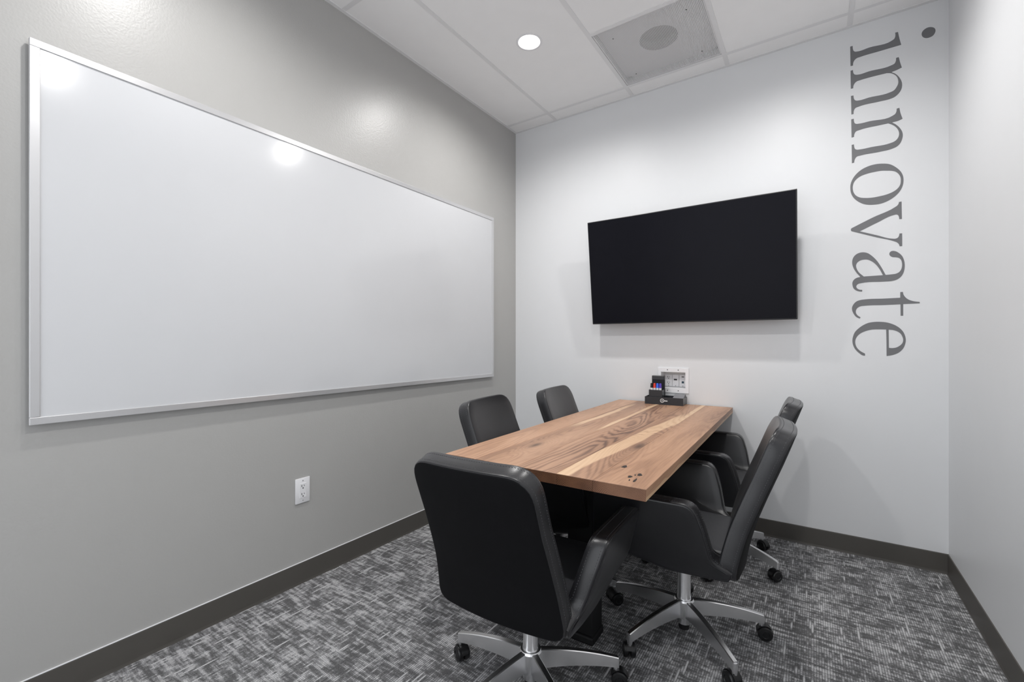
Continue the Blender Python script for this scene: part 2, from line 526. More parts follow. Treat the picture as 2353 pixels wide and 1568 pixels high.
for a, b, c, d in ((-w, w, -w, -w + .003), (-w, w, w - .003, w), (-w, -w + .003, -w + .003, w - .003), (w - .003, w, -w + .003, w - .003)):
    box(bm, a, b, c, d, .004, .045)
build('rim', bm, M['tee'], vent)
bm = bmesh.new()
n = 40; rr = .107
top = .045
o_, i_ = [], []
for k in range(n):
    a = 2 * math.pi * (k + .5) / n; dx, dy = math.cos(a), math.sin(a)
    tt = min((w - .004) / abs(dx), (w - .004) / abs(dy))
    o_.append(bm.verts.new((dx * tt, dy * tt, top))); i_.append(bm.verts.new((dx * rr, dy * rr, top)))
for k in range(n):
    bm.faces.new((o_[k], o_[(k + 1) % n], i_[(k + 1) % n], i_[k]))
build('back_panel', bm, M['tile'], vent)
bm = bmesh.new()
lathe(bm, [(rr, top), (rr, top + .07)], n=40, cap=False)
build('duct_collar', bm, plain('galvanised', (.34, .34, .345), rough=.5), vent)
bm = bmesh.new(); lathe(bm, [(rr, top + .052), (rr, top + .054)], n=40); build('duct_opening', bm, plain('duct_dark', (.05, .05, .052), rough=.8), vent)
for sx, sy in ((-1, 1), (1, -1), (1, 1), (-1, -1)):
    bm = bmesh.new(); lathe(bm, [(.003, .003), (.003, .006)], n=10, M=Matrix.Translation((sx * .2, sy * .2, 0)))
    build('screw', bm, M['slot'], vent)

# recessed downlights
names = {(LX0, LY1): 'round recessed downlight glowing in the ceiling, the one in view beside the grille',
         (LX1, LY1): 'round recessed downlight in the ceiling above the screen side of the room, out of frame',
         (LX0, LY0): 'round recessed downlight above the near end of the whiteboard, out of frame',
         (LX1, LY0): 'round recessed downlight nearest the photographer, out of frame'}
for lo in LIGHTS:
    x, y = lo.location.x, lo.location.y
    key = min(names, key=lambda k: abs(k[0] - x) + abs(k[1] - y))
    e = empty('recessed_light', (x, y, CEIL), 0, names[key], 'light', 'recessed ceiling downlights')
    bm = bmesh.new()
    lathe(bm, [(.076, .003), (.076, .0), (.064, -.001), (.060, .004), (.052, .018), (.050, .018), (.062, .003)], n=40, cap=False)
    build('trim_ring', bm, M['white_plastic'], e, smooth=30)
    bm = bmesh.new(); lathe(bm, [(.053, .016), (.053, .019)], n=36); build('lens', bm, M['lens'], e)
    lo.parent = e; lo.location = (0, 0, -.012)

# ------------------------------------------------------------------ whiteboard on the left wall
wb = empty('whiteboard', (XL, 1.52, .905), 0, 'large white dry-erase board with a slim silver frame on the gray wall', 'whiteboard')
WY0, WY1, WZ0, WZ1 = -1.2175, 1.2175, 0.0, 1.215
bm = bmesh.new(); box(bm, .014, .0235, WY0 + .012, WY1 - .012, WZ0 + .012, WZ1 - .012)
build('writing_surface', bm, M['whiteboard'], wb)
fr = .024
for (a, b, c, d) in ((WY0, WY1, WZ1 - fr, WZ1), (WY0, WY1, WZ0, WZ0 + fr), (WY0, WY0 + fr, WZ0 + fr, WZ1 - fr), (WY1 - fr, WY1, WZ0 + fr, WZ1 - fr)):
    bm = bmesh.new(); box(bm, .011, .0275, a, b, c, d, bev=.0015)
    build('frame_rail', bm, M['board_frame'], wb)
for yy in (-1, .0, 1):
    for zz in (.08, 1.12):
        bm = bmesh.new(); box(bm, .0005, .0145, yy - .03, yy + .03, zz - .02, zz + .02)
        build('wall_clip', bm, M['black_steel'], wb)

# ------------------------------------------------------------------ television
tv = empty('television', (-.693, YB, 1.65), 0, 'large flat black television on the back wall, tilted down', 'television')
TW = .618; tilt = math.atan2(.09, .705)
Mt = Matrix.Translation((0, -.158, 0)) @ Matrix.Rotation(tilt, 4, 'X')
bm = bmesh.new(); box(bm, -TW, TW, -.006, .020, -.357, .357, M=Mt, bev=.003); build('bezel', bm, M['black_plastic'], tv)
bm = bmesh.new(); box(bm, -TW + .006, TW - .006, -.0068, -.0055, -.350, .351, M=Mt); build('screen', bm, M['screen'], tv)
bm = bmesh.new(); box(bm, -.42, .42, .020, .052, -.25, .22, M=Mt, bev=.01); build('rear_housing', bm, M['black_plastic'], tv, smooth=35)
bm = bmesh.new()
box(bm, -.22, .22, -.012, -.0005, -.12, .12)
for sx in (-.2, .2): box(bm, sx - .018, sx + .018, -.10, -.010, -.14, .14)
build('wall_bracket', bm, M['black_steel'], tv)

# ------------------------------------------------------------------ wall lettering
GLYPHS = {'i':[[(0.166,2.7988,1),(0.177,2.7986,1),(0.1779,2.7826),(0.1818,2.7688),(0.1883,2.7628),(0.1975,2.7603),(0.2484,2.7632),(0.3416,2.7647),(0.3517,2.7709),(0.3553,2.78),(0.3557,2.8018,1),(0.3666,2.8012,1),(0.3718,2.7684),(0.3797,2.7286,1),(0.2903,2.7274),(0.2121,2.7262),(0.1927,2.7236),(0.1829,2.7134),(0.179,2.7011),(0.1785,2.6902,1),(0.1678,2.6907,1)]],'dot':[[(0.4593,2.7527),(0.4607,2.7625),(0.4692,2.7732),(0.4825,2.7782),(0.4976,2.7742),(0.5085,2.7641),(0.5118,2.75),(0.5092,2.7396),(0.5014,2.7287),(0.4882,2.7248),(0.474,2.7278),(0.4635,2.7382)]],'n':[[(0.1678,2.665,1),(0.1783,2.6655,1),(0.1796,2.6513),(0.184,2.6402),(0.1916,2.6349),(0.2003,2.6325),(0.2484,2.6346),(0.3396,2.6346),(0.3517,2.6388),(0.3577,2.6499),(0.3591,2.667,1),(0.3698,2.6674,1),(0.3747,2.6399),(0.3821,2.6084,1),(0.3658,2.6031),(0.3406,2.5985,1),(0.3577,2.5826),(0.3738,2.5562),(0.3817,2.5326),(0.3831,2.5138),(0.3797,2.4939),(0.3678,2.474),(0.3517,2.4619),(0.3375,2.4583),(0.2903,2.4576),(0.203,2.4562),(0.1895,2.4528),(0.1836,2.4439),(0.1814,2.4349),(0.1811,2.4226,1),(0.1712,2.422,1),(0.1705,2.4745),(0.1695,2.5253,1),(0.1805,2.5246,1),(0.1818,2.5105),(0.1862,2.4981),(0.1927,2.4926),(0.2024,2.4904),(0.2484,2.4926),(0.3314,2.4926),(0.3497,2.4982),(0.3617,2.5141),(0.3674,2.5294),(0.3674,2.5478),(0.3617,2.5681),(0.3497,2.5841),(0.3375,2.5935),(0.3212,2.5996,1),(0.2484,2.6008),(0.2121,2.5993),(0.1927,2.5962),(0.184,2.5867),(0.1803,2.5769),(0.1796,2.5647,1),(0.1689,2.5649,1)]],'n2':[[(0.1705,2.3957,1),(0.1817,2.3964,1),(0.1831,2.38),(0.187,2.3693),(0.1929,2.3649),(0.203,2.3631),(0.2496,2.3635),(0.3445,2.3657),(0.3554,2.3729),(0.3601,2.3828),(0.3617,2.3987,1),(0.3723,2.3997,1),(0.3765,2.3719),(0.385,2.3385,1),(0.3695,2.333),(0.3432,2.3311,1),(0.3586,2.3156),(0.3757,2.2904),(0.3842,2.2678),(0.3859,2.251),(0.3834,2.2333),(0.3757,2.2129),(0.3617,2.198),(0.3445,2.1919),(0.2903,2.1875),(0.2114,2.1868),(0.1946,2.1839),(0.187,2.1729),(0.1845,2.1628),(0.1839,2.1544,1),(0.1736,2.1529,1),(0.1726,2.2546,1),(0.1824,2.2552,1),(0.1838,2.242),(0.1878,2.2282),(0.1946,2.2231),(0.2081,2.2211),(0.2578,2.2216),(0.335,2.2231),(0.3508,2.2274),(0.3617,2.2359),(0.3695,2.2512),(0.371,2.2672),(0.3664,2.2868),(0.3554,2.3062),(0.3413,2.3203),(0.3271,2.3304,1),(0.2903,2.3302),(0.2081,2.3273),(0.1912,2.3233),(0.1845,2.3102),(0.1828,2.2957,1),(0.1722,2.2946,1)]],'o':[[(0.3048,2.1214),(0.331,2.113),(0.3594,2.0889),(0.3778,2.0632),(0.3869,2.0372),(0.3887,2.0161),(0.3838,1.9818),(0.3717,1.9569),(0.3533,1.9362),(0.3286,1.9197),(0.2972,1.909),(0.2692,1.9082),(0.2486,1.9109),(0.2252,1.9192),(0.2016,1.9367),(0.1803,1.9631),(0.1696,1.9903),(0.1667,2.0162),(0.1676,2.0362),(0.1736,2.0585),(0.187,2.0826),(0.2147,2.1084),(0.246,2.1214),(0.2782,2.1249)],[(0.3223,2.08),(0.2972,2.0847),(0.2718,2.0845),(0.2396,2.0815),(0.2108,2.0734),(0.1936,2.0611),(0.183,2.0466),(0.1777,2.0258),(0.1777,2.009),(0.1817,1.9897),(0.1923,1.971),(0.2095,1.9578),(0.2331,1.951),(0.2589,1.9479),(0.2909,1.9494),(0.3223,1.9541),(0.3471,1.9632),(0.3656,1.9774),(0.3753,1.9947),(0.3778,2.0135),(0.3759,2.0363),(0.3692,2.0522),(0.3558,2.0679),(0.341,2.0752)]],'v':[[(0.3706,1.9046,1),(0.3811,1.9056,1),(0.3816,1.86),(0.3824,1.8135,1),(0.372,1.8142,1),(0.3698,1.8297),(0.3662,1.8369),(0.3604,1.8403),(0.3525,1.8397),(0.2799,1.8082),(0.2083,1.7733,1),(0.2799,1.7422),(0.3437,1.7154),(0.3568,1.7137),(0.3655,1.7173),(0.3706,1.7271),(0.3727,1.7386,1),(0.3832,1.7382,1),(0.3835,1.7083),(0.3835,1.6708,1),(0.3734,1.6713,1),(0.3698,1.6835),(0.3626,1.693),(0.3466,1.7026),(0.2799,1.7306),(0.1718,1.7788,1),(0.1695,1.7831,1),(0.169,1.7911,1),(0.1726,1.7956,1),(0.2648,1.8407),(0.3539,1.8799),(0.3641,1.8877),(0.3684,1.8945)]],'a':[[(0.3317,1.6345),(0.3335,1.6432),(0.3397,1.6493),(0.3471,1.6501),(0.357,1.647),(0.3692,1.6375),(0.3826,1.62),(0.3899,1.6),(0.3935,1.5741),(0.3923,1.5486),(0.3875,1.5283),(0.3778,1.5099),(0.3619,1.4968),(0.3422,1.4911),(0.3098,1.4903),(0.2147,1.4893),(0.2016,1.4861),(0.1943,1.4783),(0.1934,1.4683),(0.1989,1.4596),(0.2069,1.4544),(0.2174,1.4525,1),(0.2187,1.4483),(0.2174,1.443,1),(0.2069,1.4444),(0.1936,1.4499),(0.1817,1.4624),(0.1763,1.4813),(0.1761,1.4964),(0.1817,1.5094),(0.1923,1.5186),(0.2101,1.5239,1),(0.1936,1.5487),(0.1803,1.5767),(0.1753,1.5974),(0.1753,1.6159),(0.1803,1.6338),(0.191,1.6477),(0.2069,1.656),(0.2252,1.6564),(0.2409,1.6505),(0.2577,1.6354),(0.2782,1.6085),(0.2972,1.5722),(0.3167,1.5256,1),(0.3422,1.5266),(0.3582,1.5285),(0.3705,1.5354),(0.379,1.5483),(0.3826,1.564),(0.3824,1.5848),(0.3778,1.6013),(0.3692,1.611),(0.3594,1.6148),(0.3447,1.6177),(0.336,1.6243)],[(0.2252,1.5248,1),(0.3054,1.5252,1),(0.2909,1.5597),(0.2743,1.5875),(0.2564,1.6058),(0.2409,1.6149),(0.2278,1.6166),(0.2095,1.6132),(0.1976,1.6035),(0.192,1.589),(0.1936,1.5738),(0.2029,1.5512)]],'t':[[(0.3759,1.4304,1),(0.3862,1.4306,1),(0.3889,1.4156),(0.3955,1.4031),(0.406,1.3912),(0.4255,1.3806),(0.4519,1.3744,1),(0.4523,1.3675,1),(0.3875,1.3665,1),(0.3875,1.3337),(0.3875,1.3055,1),(0.3772,1.3058,1),(0.3767,1.366,1),(0.3109,1.3653),(0.23,1.3652),(0.21,1.3628),(0.1984,1.3551),(0.1919,1.3436),(0.1912,1.329),(0.1984,1.3141),(0.2114,1.3031,1),(0.2074,1.296,1),(0.1941,1.3042),(0.1811,1.3239),(0.1749,1.3424),(0.1741,1.3571),(0.1796,1.3734),(0.1941,1.3909),(0.21,1.3974),(0.23,1.3999),(0.3109,1.3999),(0.3756,1.4007,1)]],'e':[[(0.3206,1.0933,1),(0.32,1.1723),(0.3188,1.2346,1),(0.2925,1.2358),(0.2554,1.2341),(0.2277,1.2249),(0.2087,1.213),(0.1959,1.1969),(0.1892,1.1791),(0.1892,1.1564),(0.1959,1.1369),(0.2099,1.1192),(0.2303,1.1049,1),(0.2309,1.0937,1),(0.2227,1.0944),(0.2048,1.1078),(0.1881,1.1287),(0.1778,1.1563),(0.1759,1.1775),(0.1791,1.2003),(0.1881,1.2246),(0.2023,1.2422),(0.2201,1.258),(0.2454,1.2719),(0.2679,1.2761),(0.2925,1.2763),(0.323,1.2715),(0.3471,1.2615),(0.3709,1.2438),(0.3862,1.2234),(0.3956,1.197),(0.3977,1.1753),(0.3944,1.1536),(0.3862,1.1319),(0.3709,1.1131),(0.3471,1.0995)],[(0.3291,1.2336,1),(0.33,1.137,1),(0.3411,1.1358),(0.359,1.1387),(0.3732,1.1481),(0.3838,1.1614),(0.3874,1.1784),(0.3838,1.197),(0.3768,1.2119),(0.3626,1.2245),(0.3471,1.231)]]}
def spline(c):
    n = len(c); corner = [len(p) > 2 for p in c]; P = [Vector(p[:2]) for p in c]; out = []
    for i in range(n):
        j = (i + 1) % n
        p1, p2 = P[i], P[j]
        L = (p2 - p1).length
        m1 = Vector((0, 0)); m2 = Vector((0, 0))
        if corner[i] and corner[j]:
            out.append(p1); continue
        def tangent(k):
            a, b, c2 = P[k - 1], P[k], P[(k + 1) % n]
            la, lb = (b - a).length, (c2 - b).length
            if la < 1e-6 or lb < 1e-6: return (c2 - a).normalized()
            return ((b - a) / la * lb + (c2 - b) / lb * la).normalized()
        m1 = (p2 - p1) if corner[i] else tangent(i) * L
        m2 = (p2 - p1) if corner[j] else tangent(j) * L
        k = 6
        for s in range(k):
            t = s / k
            out.append(p1 * (2 * t ** 3 - 3 * t ** 2 + 1) + m1 * (t ** 3 - 2 * t ** 2 + t) + p2 * (-2 * t ** 3 + 3 * t ** 2) + m2 * (t ** 3 - t ** 2))
    return out
sign = empty('wall_lettering', (.27, YB, 1.95), 0, 'tall gray serif word innovate lettered down the white wall, turned on its side', 'lettering')
def letter(keys, hole=None):
    bm = bmesh.new()
    edges = []
    for key in keys:
        for c in GLYPHS[key]:
            pts = spline(c)
            vs = [bm.verts.new((p.x - .27, -.0008, p.y - 1.95)) for p in pts]
            es = [bm.edges.new((vs[k], vs[(k + 1) % len(vs)])) for k in range(len(vs))]
            edges += es
    bmesh.ops.triangle_fill(bm, use_beauty=True, use_dissolve=False, edges=edges, normal=(0, -1, 0))
    fs = bm.faces[:]
    r = bmesh.ops.extrude_face_region(bm, geom=fs)
    bmesh.ops.translate(bm, vec=(0, .0006, 0), verts=[v for v in r['geom'] if isinstance(v, bmesh.types.BMVert)])
    return build('letter', bm, M['letters'], sign)
for ks in (('i', 'dot'), ('n',), ('n2',), ('o',), ('v',), ('a',), ('t',), ('e',)): letter(ks)

# ------------------------------------------------------------------ outlets
def receptacle(parent, cx, y, cz, s=1.0):
    """duplex face: slots as thin dark insets; local x across, z up, faces -y."""
    for dz in (.0195, -.0195):
        z = cz + dz * s
        for a, b, c, d in ((-.0078, -.0050, -.001, .0078), (.0050, .0072, .0005, .0070)):
            bm = bmesh.new(); box(bm, cx + a * s, cx + b * s, y - .0004, y + .0006, z + c * s, z + d * s)
            build('slot', bm, M['slot'], parent)
        bm = bmesh.new(); lathe(bm, [(.0029 * s, -.0004), (.0029 * s, .0006)], n=12, M=Matrix.Translation((cx, y, z - .0075 * s)) @ Matrix.Rotation(R(-90), 4, 'X'))
        build('ground_hole', bm, M['slot'], parent)
out = empty('wall_outlet', (XL, 1.2125, .4495), R(90), 'white duplex wall outlet low on the gray wall', 'outlet')
bm = bmesh.new(); box(bm, -.0365, .0365, -.0065, -.0005, -.060, .060, bev=.0022); build('cover_plate', bm, M['white_plastic'], out, smooth=30)
bm = bmesh.new(); box(bm, -.0172, .0172, -.0082, -.006, -.0345, .0345, bev=.0006); build('receptacle', bm, M['white_plastic'], out)
receptacle(out, 0, -.0083, 0)
M['screw'] = plain('screw_gray', (.45, .45, .46), rough=.35, metal=.5)
for z in (.0475, -.0475):
    bm = bmesh.new(); lathe(bm, [(.0028, 0), (.0028, .0012)], n=10, M=Matrix.Translation((0, -.0066, z)) @ Matrix.Rotation(R(90), 4, 'X'))
    build('screw', bm, M['screw'], out)

# recessed wall box under the television
mb = empty('media_wall_box', (-.780, YB, .9115), 0, 'white recessed wall box with sockets and data ports behind the table', 'wall box')
ox, oz = .099, .0825
ix0, ix1, iz0, iz1 = -.0815, .0795, -.0525, .0565
bm = bmesh.new()
for a, b, c, d in ((-ox, ox, iz1, oz), (-ox, ox, -oz, iz0), (-ox, ix0, iz0, iz1), (ix1, ox, iz0, iz1)):
    box(bm, a, b, -.007, -.0005, c, d)
for a, b, c, d in ((ix0, ix1, iz1 - .0015, iz1), (ix0, ix1, iz0, iz0 + .0015), (ix0, ix0 + .0015, iz0, iz1), (ix1 - .0015, ix1, iz0, iz1)):
    box(bm, a, b, -.0065, .075, c, d)
build('flange', bm, M['white_plastic'], mb)
bm = bmesh.new(); box(bm, ix0, ix1, .070, .074, iz0, iz1); build('back_plate', bm, plain('box_inner', (.70, .70, .69), rough=.5), mb)
for px, w2 in ((-.049, .0235), (-.002, .0215), (.046, .0235)):
    bm = bmesh.new(); box(bm, px - w2, px + w2, .064, .0705, -.047, .034, bev=.0015); build('socket_plate', bm, M['white_plastic'], mb)
receptacle(mb, -.048, .0632, -.004, .95)
bm = bmesh.new(); box(bm, -.013, .008, .0628, .0642, -.004, .0055); build('port_slot', bm, M['slot'], mb)
bm = bmesh.new(); box(bm, .038, .054, .0628, .0642, .018, .023); build('port_slot', bm, M['slot'], mb)
for px in (-.048, -.002, .046):
    bm = bmesh.new(); lathe(bm, [(.0022, -.0004), (.0022, .0006)], n=10, M=Matrix.Translation((px, .0632, -.041)) @ Matrix.Rotation(R(-90), 4, 'X')); build('screw', bm, M['slot'], mb)
bm = bmesh.new(); box(bm, .039, .053, .0625, .066, -.023, -.009); build('data_port', bm, plain('teal_port', (.01, .045, .075), rough=.4), mb, kind=None)
for px in (-.037, .033):
    for pz in (.070, -.068):
        bm = bmesh.new(); lathe(bm, [(.0032, 0), (.0032, .0008)], n=12, M=Matrix.Translation((px, -.0071, pz)) @ Matrix.Rotation(R(90), 4, 'X'))
        build('screw', bm, M['slot'], mb)

# ------------------------------------------------------------------ table
TX, TY, TA = -.7465, 1.210, R(1.15)
table = empty('conference_table', (TX, TY, 0), TA, 'rectangular walnut plank meeting table with a black steel base, end against the wall', 'table')
HWt, LEN, ZT, TH = .365, 1.853, .760, .034
seams = [-HWt] + [(-HWt + 2 * HWt * f) for f in (.19, .42, .62, .785)] + [HWt]
PL = [
    wood('walnut_left', 1.3, x0=seams[0], x1=seams[1], tone=1.04),
    wood('walnut_left_centre', 2.7, sap=[(seams[1] + .024, .016, .04, .80, 1.62, 0), (seams[2] - .006, .020, .05, .75, 2.1, 0)], knots=[(seams[1] + .07, .30, .045)], x0=seams[1], x1=seams[2], tone=.95, rc=.22),
    wood('walnut_centre', 4.1, x0=seams[2], x1=seams[3], tone=.95, rc=.34),
    wood('walnut_right_centre', 5.9, sap=[(seams[3] + .002, .034, .04, -.4, 1.35, .072), (seams[4] - .004, .020, .03, 1.05, 2.1, 0)], knots=[(seams[4] - .014, .50, .062)], x0=seams[3], x1=seams[4], tone=.98, rc=.26),
    wood('walnut_right', 7.7, x0=seams[4], x1=seams[5], tone=1.0, edge_sap=True),
]
for k in range(5):
    bm = bmesh.new(); e0 = .0003 if k else 0; e1 = .0003 if k < 4 else 0
    box(bm, seams[k] + e0, seams[k + 1] - e1, 0, LEN, ZT - TH, ZT, bev=.0008, seg=1)
    build('plank', bm, PL[k], table)
# open knots at the near right corner, filled dark
M['knot'] = plain('knot_filler', (.03, .022, .018), rough=.35, vary=.3)
for (kx, ky, a, b, rot) in ((.240, .190, .0075, .016, 0), (.290, .093, .0065, .012, .1), (.309, .128, .0070, .014, .2), (.314, .066, .0035, .020, .05), (.299, .060, .0022, .008, .2), (.298, .118, .0022, .007, .3)):
    bm = bmesh.new(); vs = []
    for k in range(14):
        an = 2 * math.pi * k / 14; rr = 1 + .12 * math.sin(3 * an + kx * 90) + .10 * math.sin(5 * an + ky * 70)
        x, y = a * math.cos(an) * rr, b * math.sin(an) * rr
        vs.append(bm.verts.new((kx + x * math.cos(rot) - y * math.sin(rot), ky + x * math.sin(rot) + y * math.cos(rot), ZT + .0004)))
    bm.faces.new(vs)
    r = bmesh.ops.extrude_face_region(bm, geom=[f for f in bm.faces if vs[0] in f.verts])
    bmesh.ops.translate(bm, vec=(0, 0, -.0012), verts=[v for v in r['geom'] if isinstance(v, bmesh.types.BMVert)])
    build('filled_knot', bm, M['knot'], table)
for ly in (.42, 1.50):
    bm = bmesh.new(); box(bm, -.052, .052, ly - .05, ly + .05, .035, ZT - TH - .0085, bev=.003); build('leg', bm, M['black_steel'], table)
    bm = bmesh.new(); box(bm, -.058, .058, ly - .056, ly + .056, .0012, .0345, bev=.008); build('foot', bm, M['black_steel'], table)
    bm = bmesh.new(); box(bm, -.25, .25, ly - .06, ly + .06, ZT - TH - .0085, ZT - TH - .0004, bev=.001); build('mounting_plate', bm, M['black_steel'], table)
bm = bmesh.new(); box(bm, -.02, .02, .471, 1.449, .655, .70, bev=.002); build('beam', bm, M['black_steel'], table)

# ------------------------------------------------------------------ desk organiser and what it holds
OX, OY, OZ, OA = -.811, 3.009, ZT + .0005, R(2.5)
org = empty('desk_organizer', (OX, OY, OZ), OA, 'low charcoal acrylic desk tray with a round white emblem on the table', 'organizer')
tw, td, th = .121, .063, .048
bm = bmesh.new(); box(bm, -tw, tw, -td, td, 0, .004); build('tray_floor', bm, M['tray'], org)
for a, b, c, d in ((-tw, tw, -td, -td + .004), (-tw, tw, td - .004, td), (-tw, -tw + .004, -td + .004, td - .004), (tw - .004, tw, -td + .004, td - .004)):
    bm = bmesh.new(); box(bm, a, b, c, d, .004, th); build('tray_side', bm, M['tray'], org)
hx0, hx1, hy0, hy1, hz = -.098, -.012, -.050, .040, .092
for a, b, c, d in ((hx0, hx1, hy0, hy0 + .003), (hx0, hx1, hy1 - .003, hy1), (hx0, hx0 + .003, hy0 + .003, hy1 - .003), (hx1 - .003, hx1, hy0 + .003, hy1 - .003)):
    bm = bmesh.new(); box(bm, a, b, c, d, .004, hz); build('cup_side', bm, M['tray'], org)
bm = bmesh.new()
MR = Matrix.Translation((-.009, -td - .0002, .026)) @ Matrix.Rotation(R(90), 4, 'X')
tube(bm, [MR @ Vector((.0115 * math.cos(a), .0115 * math.sin(a), 0)) for a in [2 * math.pi * k / 28 for k in range(28)]], .0018, closed=True)
tube(bm, [MR @ Vector(p) for p in ((-.004, -.006, 0), (-.004, .0, 0), (-.001, .004, 0), (.003, .003, 0), (.004, -.002, 0), (.004, -.0075, 0))], .0013)
for k in range(5):
    x = .0045 + k * .0041
    box(bm, x, x + .0037, -td - .0008, -td - .0001, .0222, .0285)
build('emblem', bm, M['paper'], org)
def on_org(name, x, y, z, label, cat, group=None, rz=0):
    p = Matrix.Translation((OX, OY, OZ)) @ Matrix.Rotation(OA, 4, 'Z') @ Vector((x, y, z))
    return empty(name, p, OA + rz, label, cat, group)
e = on_org('eraser_box', -.052, .020, .0045, 'black upright box standing behind the markers in the organizer', 'box')
bm = bmesh.new(); box(bm, -.040, .040, -.0145, .0145, 0, .178, bev=.003); build('shell', bm, plain('black_felt', (.008, .008, .012), rough=.8), e)
bm = bmesh.new(); box(bm, -.0405, .0405, -.0152, .0152, .150, .1785, bev=.003); build('lid', bm, M['tray'], e)
for k, (nm, mat) in enumerate((('black', 'black_plastic'), ('red', 'red'), ('blue', 'blue'), ('violet', 'purple'))):
    e = on_org('marker', -.084 + k * .0185, -.030 if k else -.0315, .0045, '%s-capped white dry-erase marker standing in the organizer' % nm, 'marker', 'dry-erase markers in the organizer')
    bm = bmesh.new(); lathe(bm, [(.0078, 0), (.0082, .004), (.0082, .100)], n=16); build('barrel', bm, M['white_plastic'], e, smooth=30)
    bm = bmesh.new(); lathe(bm, [(.0086, .100), (.0086, .112), (.0078, .116), (.0074, .128), (.0045, .1305)], n=16); build('cap', bm, M[mat], e, smooth=30)
e = on_org('notepad', .084, .002, .0370, 'gray rectangular block leaning on the right side of the organizer', 'notepad')
bm = bmesh.new(); box(bm, -.036, .032, -.056, .056, 0, .012, M=Matrix.Rotation(R(14), 4, 'X') @ Matrix.Rotation(R(0), 4, 'Y'), bev=.001); build('block', bm, M['card'], e)
bm = bmesh.new(); box(bm, -.034, .030, -.054, .054, .0120, .0135, M=Matrix.Rotation(R(14), 4, 'X')); build('top_sheet', bm, plain('gray_sheet', (.23, .23, .245), rough=.6), e)
e = on_org('paper_roll', .025, -.018, .0165, 'small white roll of paper lying in the organizer', 'paper')
bm = bmesh.new(); lathe(bm, [(.012, -.030), (.012, .030)], n=20, M=Matrix.Rotation(R(90), 4, 'Y')); build('roll', bm, M['paper'], e, smooth=30)
bm = bmesh.new(); lathe(bm, [(.006, -.0308), (.006, .0308)], n=16, M=Matrix.Rotation(R(90), 4, 'Y')); build('core', bm, M['card'], e, smooth=30)

# ------------------------------------------------------------------ chairs (local: +y forward, origin on the floor under the column)
def lerp_tab(tab, x):
    if x <= tab[0][0]: a, b = tab[0], tab[1]
    elif x >= tab[-1][0]: a, b = tab[-2], tab[-1]
    else:
        for a, b in zip(tab, tab[1:]):
            if a[0] <= x <= b[0]: break
    t = (x - a[0]) / (b[0] - a[0])
    return a[1] + (b[1] - a[1]) * t
def smooth_tab(tab, x):
    h = .03
    return (lerp_tab(tab, x - h) + 2 * lerp_tab(tab, x) + lerp_tab(tab, x + h)) / 4
YC = [(.36, -.187), (.44, -.198), (.54, -.222), (.64, -.258), (.74, -.297), (.84, -.335), (.94, -.372)]
BT = .060
def back_map(s, t, n):
    y = smooth_tab(YC, t)
    dy = (smooth_tab(YC, t + .01) - smooth_tab(YC, t - .01)) / .02
    tv = Vector((dy, 1)).normalized()          # (y, z) tangent
    nv = Vector((tv.y, -tv.x))                 # forward normal
    k = .45 * s * s
    return Vector((s, y + k + nv.x * n, t + nv.y * n))
back_outline = resample(round_poly([(-.236, .372, .046), (.236, .372, .046), (.222, .54, .3), (.213, .70, .3), (.212, .884, .080), (-.212, .884, .080), (-.213, .70, .3), (-.222, .54, .3)], 8), .018)
AT = .062
def arm_x(z): return lerp_tab([(.36, .236), (.41, .246), (.47, .270), (.555, .295), (.64, .318)], z)
def arm_map(sgn):
    def f(s, t, n):
        # narrows a little to the rear so that it wraps into the backrest
        rear = max(0, (-.10 - s)) * .04
        low = max(0.0, min(1.0, (.47 - t) / .06)) * max(0.0, min(1.0, (-.05 - s) / .05)) * max(0.0, min(1.0, (t - .385) / .03))
        # the rear edge is twisted: its outer side sits further forward than the inner
        tw = max(0.0, min(1.0, (.06 - s) / .14)) * max(0.0, min(1.0, (t - .40) / .05)) * .006
        return Vector((sgn * (arm_x(t) - rear - AT / 2 + n), s + tw * (n / AT + .5), t + low * (AT / 2 - n) * .5))
    return f
arm_outline = resample(round_poly([(-.180, .374, .040), (.02, .367, .2), (.296, .420, .035), (.272, .640, .045), (.06, .641, .2), (-.080, .640, .055), (-.108, .553, .25), (-.134, .430, .075), (-.190, .406, .008)], 8), .016)

def trim(outline, T, mapf, parent, r=.011):
    if area2(outline) < 0: outline = outline[::-1]
    bm = bmesh.new()
    lp = inset_loop(outline, r * .3)
    for sg in (1, -1):
        tube(bm, [mapf(p.x, p.y, sg * (T / 2 - r * .3)) for p in lp], .0019, n=5, closed=True)
    build('piping', bm, M['leather'], parent, smooth=60)
    bm = bmesh.new()
    dense = resample(outline, .0085)
    N = len(dense)
    for sg in (1, -1):
        for k in range(N):
            a = mapf(dense[k].x, dense[k].y, sg * (T / 2 - .0145)); b_ = dense[k].lerp(dense[(k + 1) % N], .5)
            b = mapf(b_.x, b_.y, sg * (T / 2 - .0145))
            d = (b - a); L = d.length; d.normalize()
            q = d.to_track_quat('X', 'Z').to_matrix().to_4x4(); q.translation = (a + b) / 2
            box(bm, -L * .42, L * .42, -.0007, .0007, -.0007, .0007, M=q)
    build('stitching', bm, M['stitch'], parent, kind='stuff')

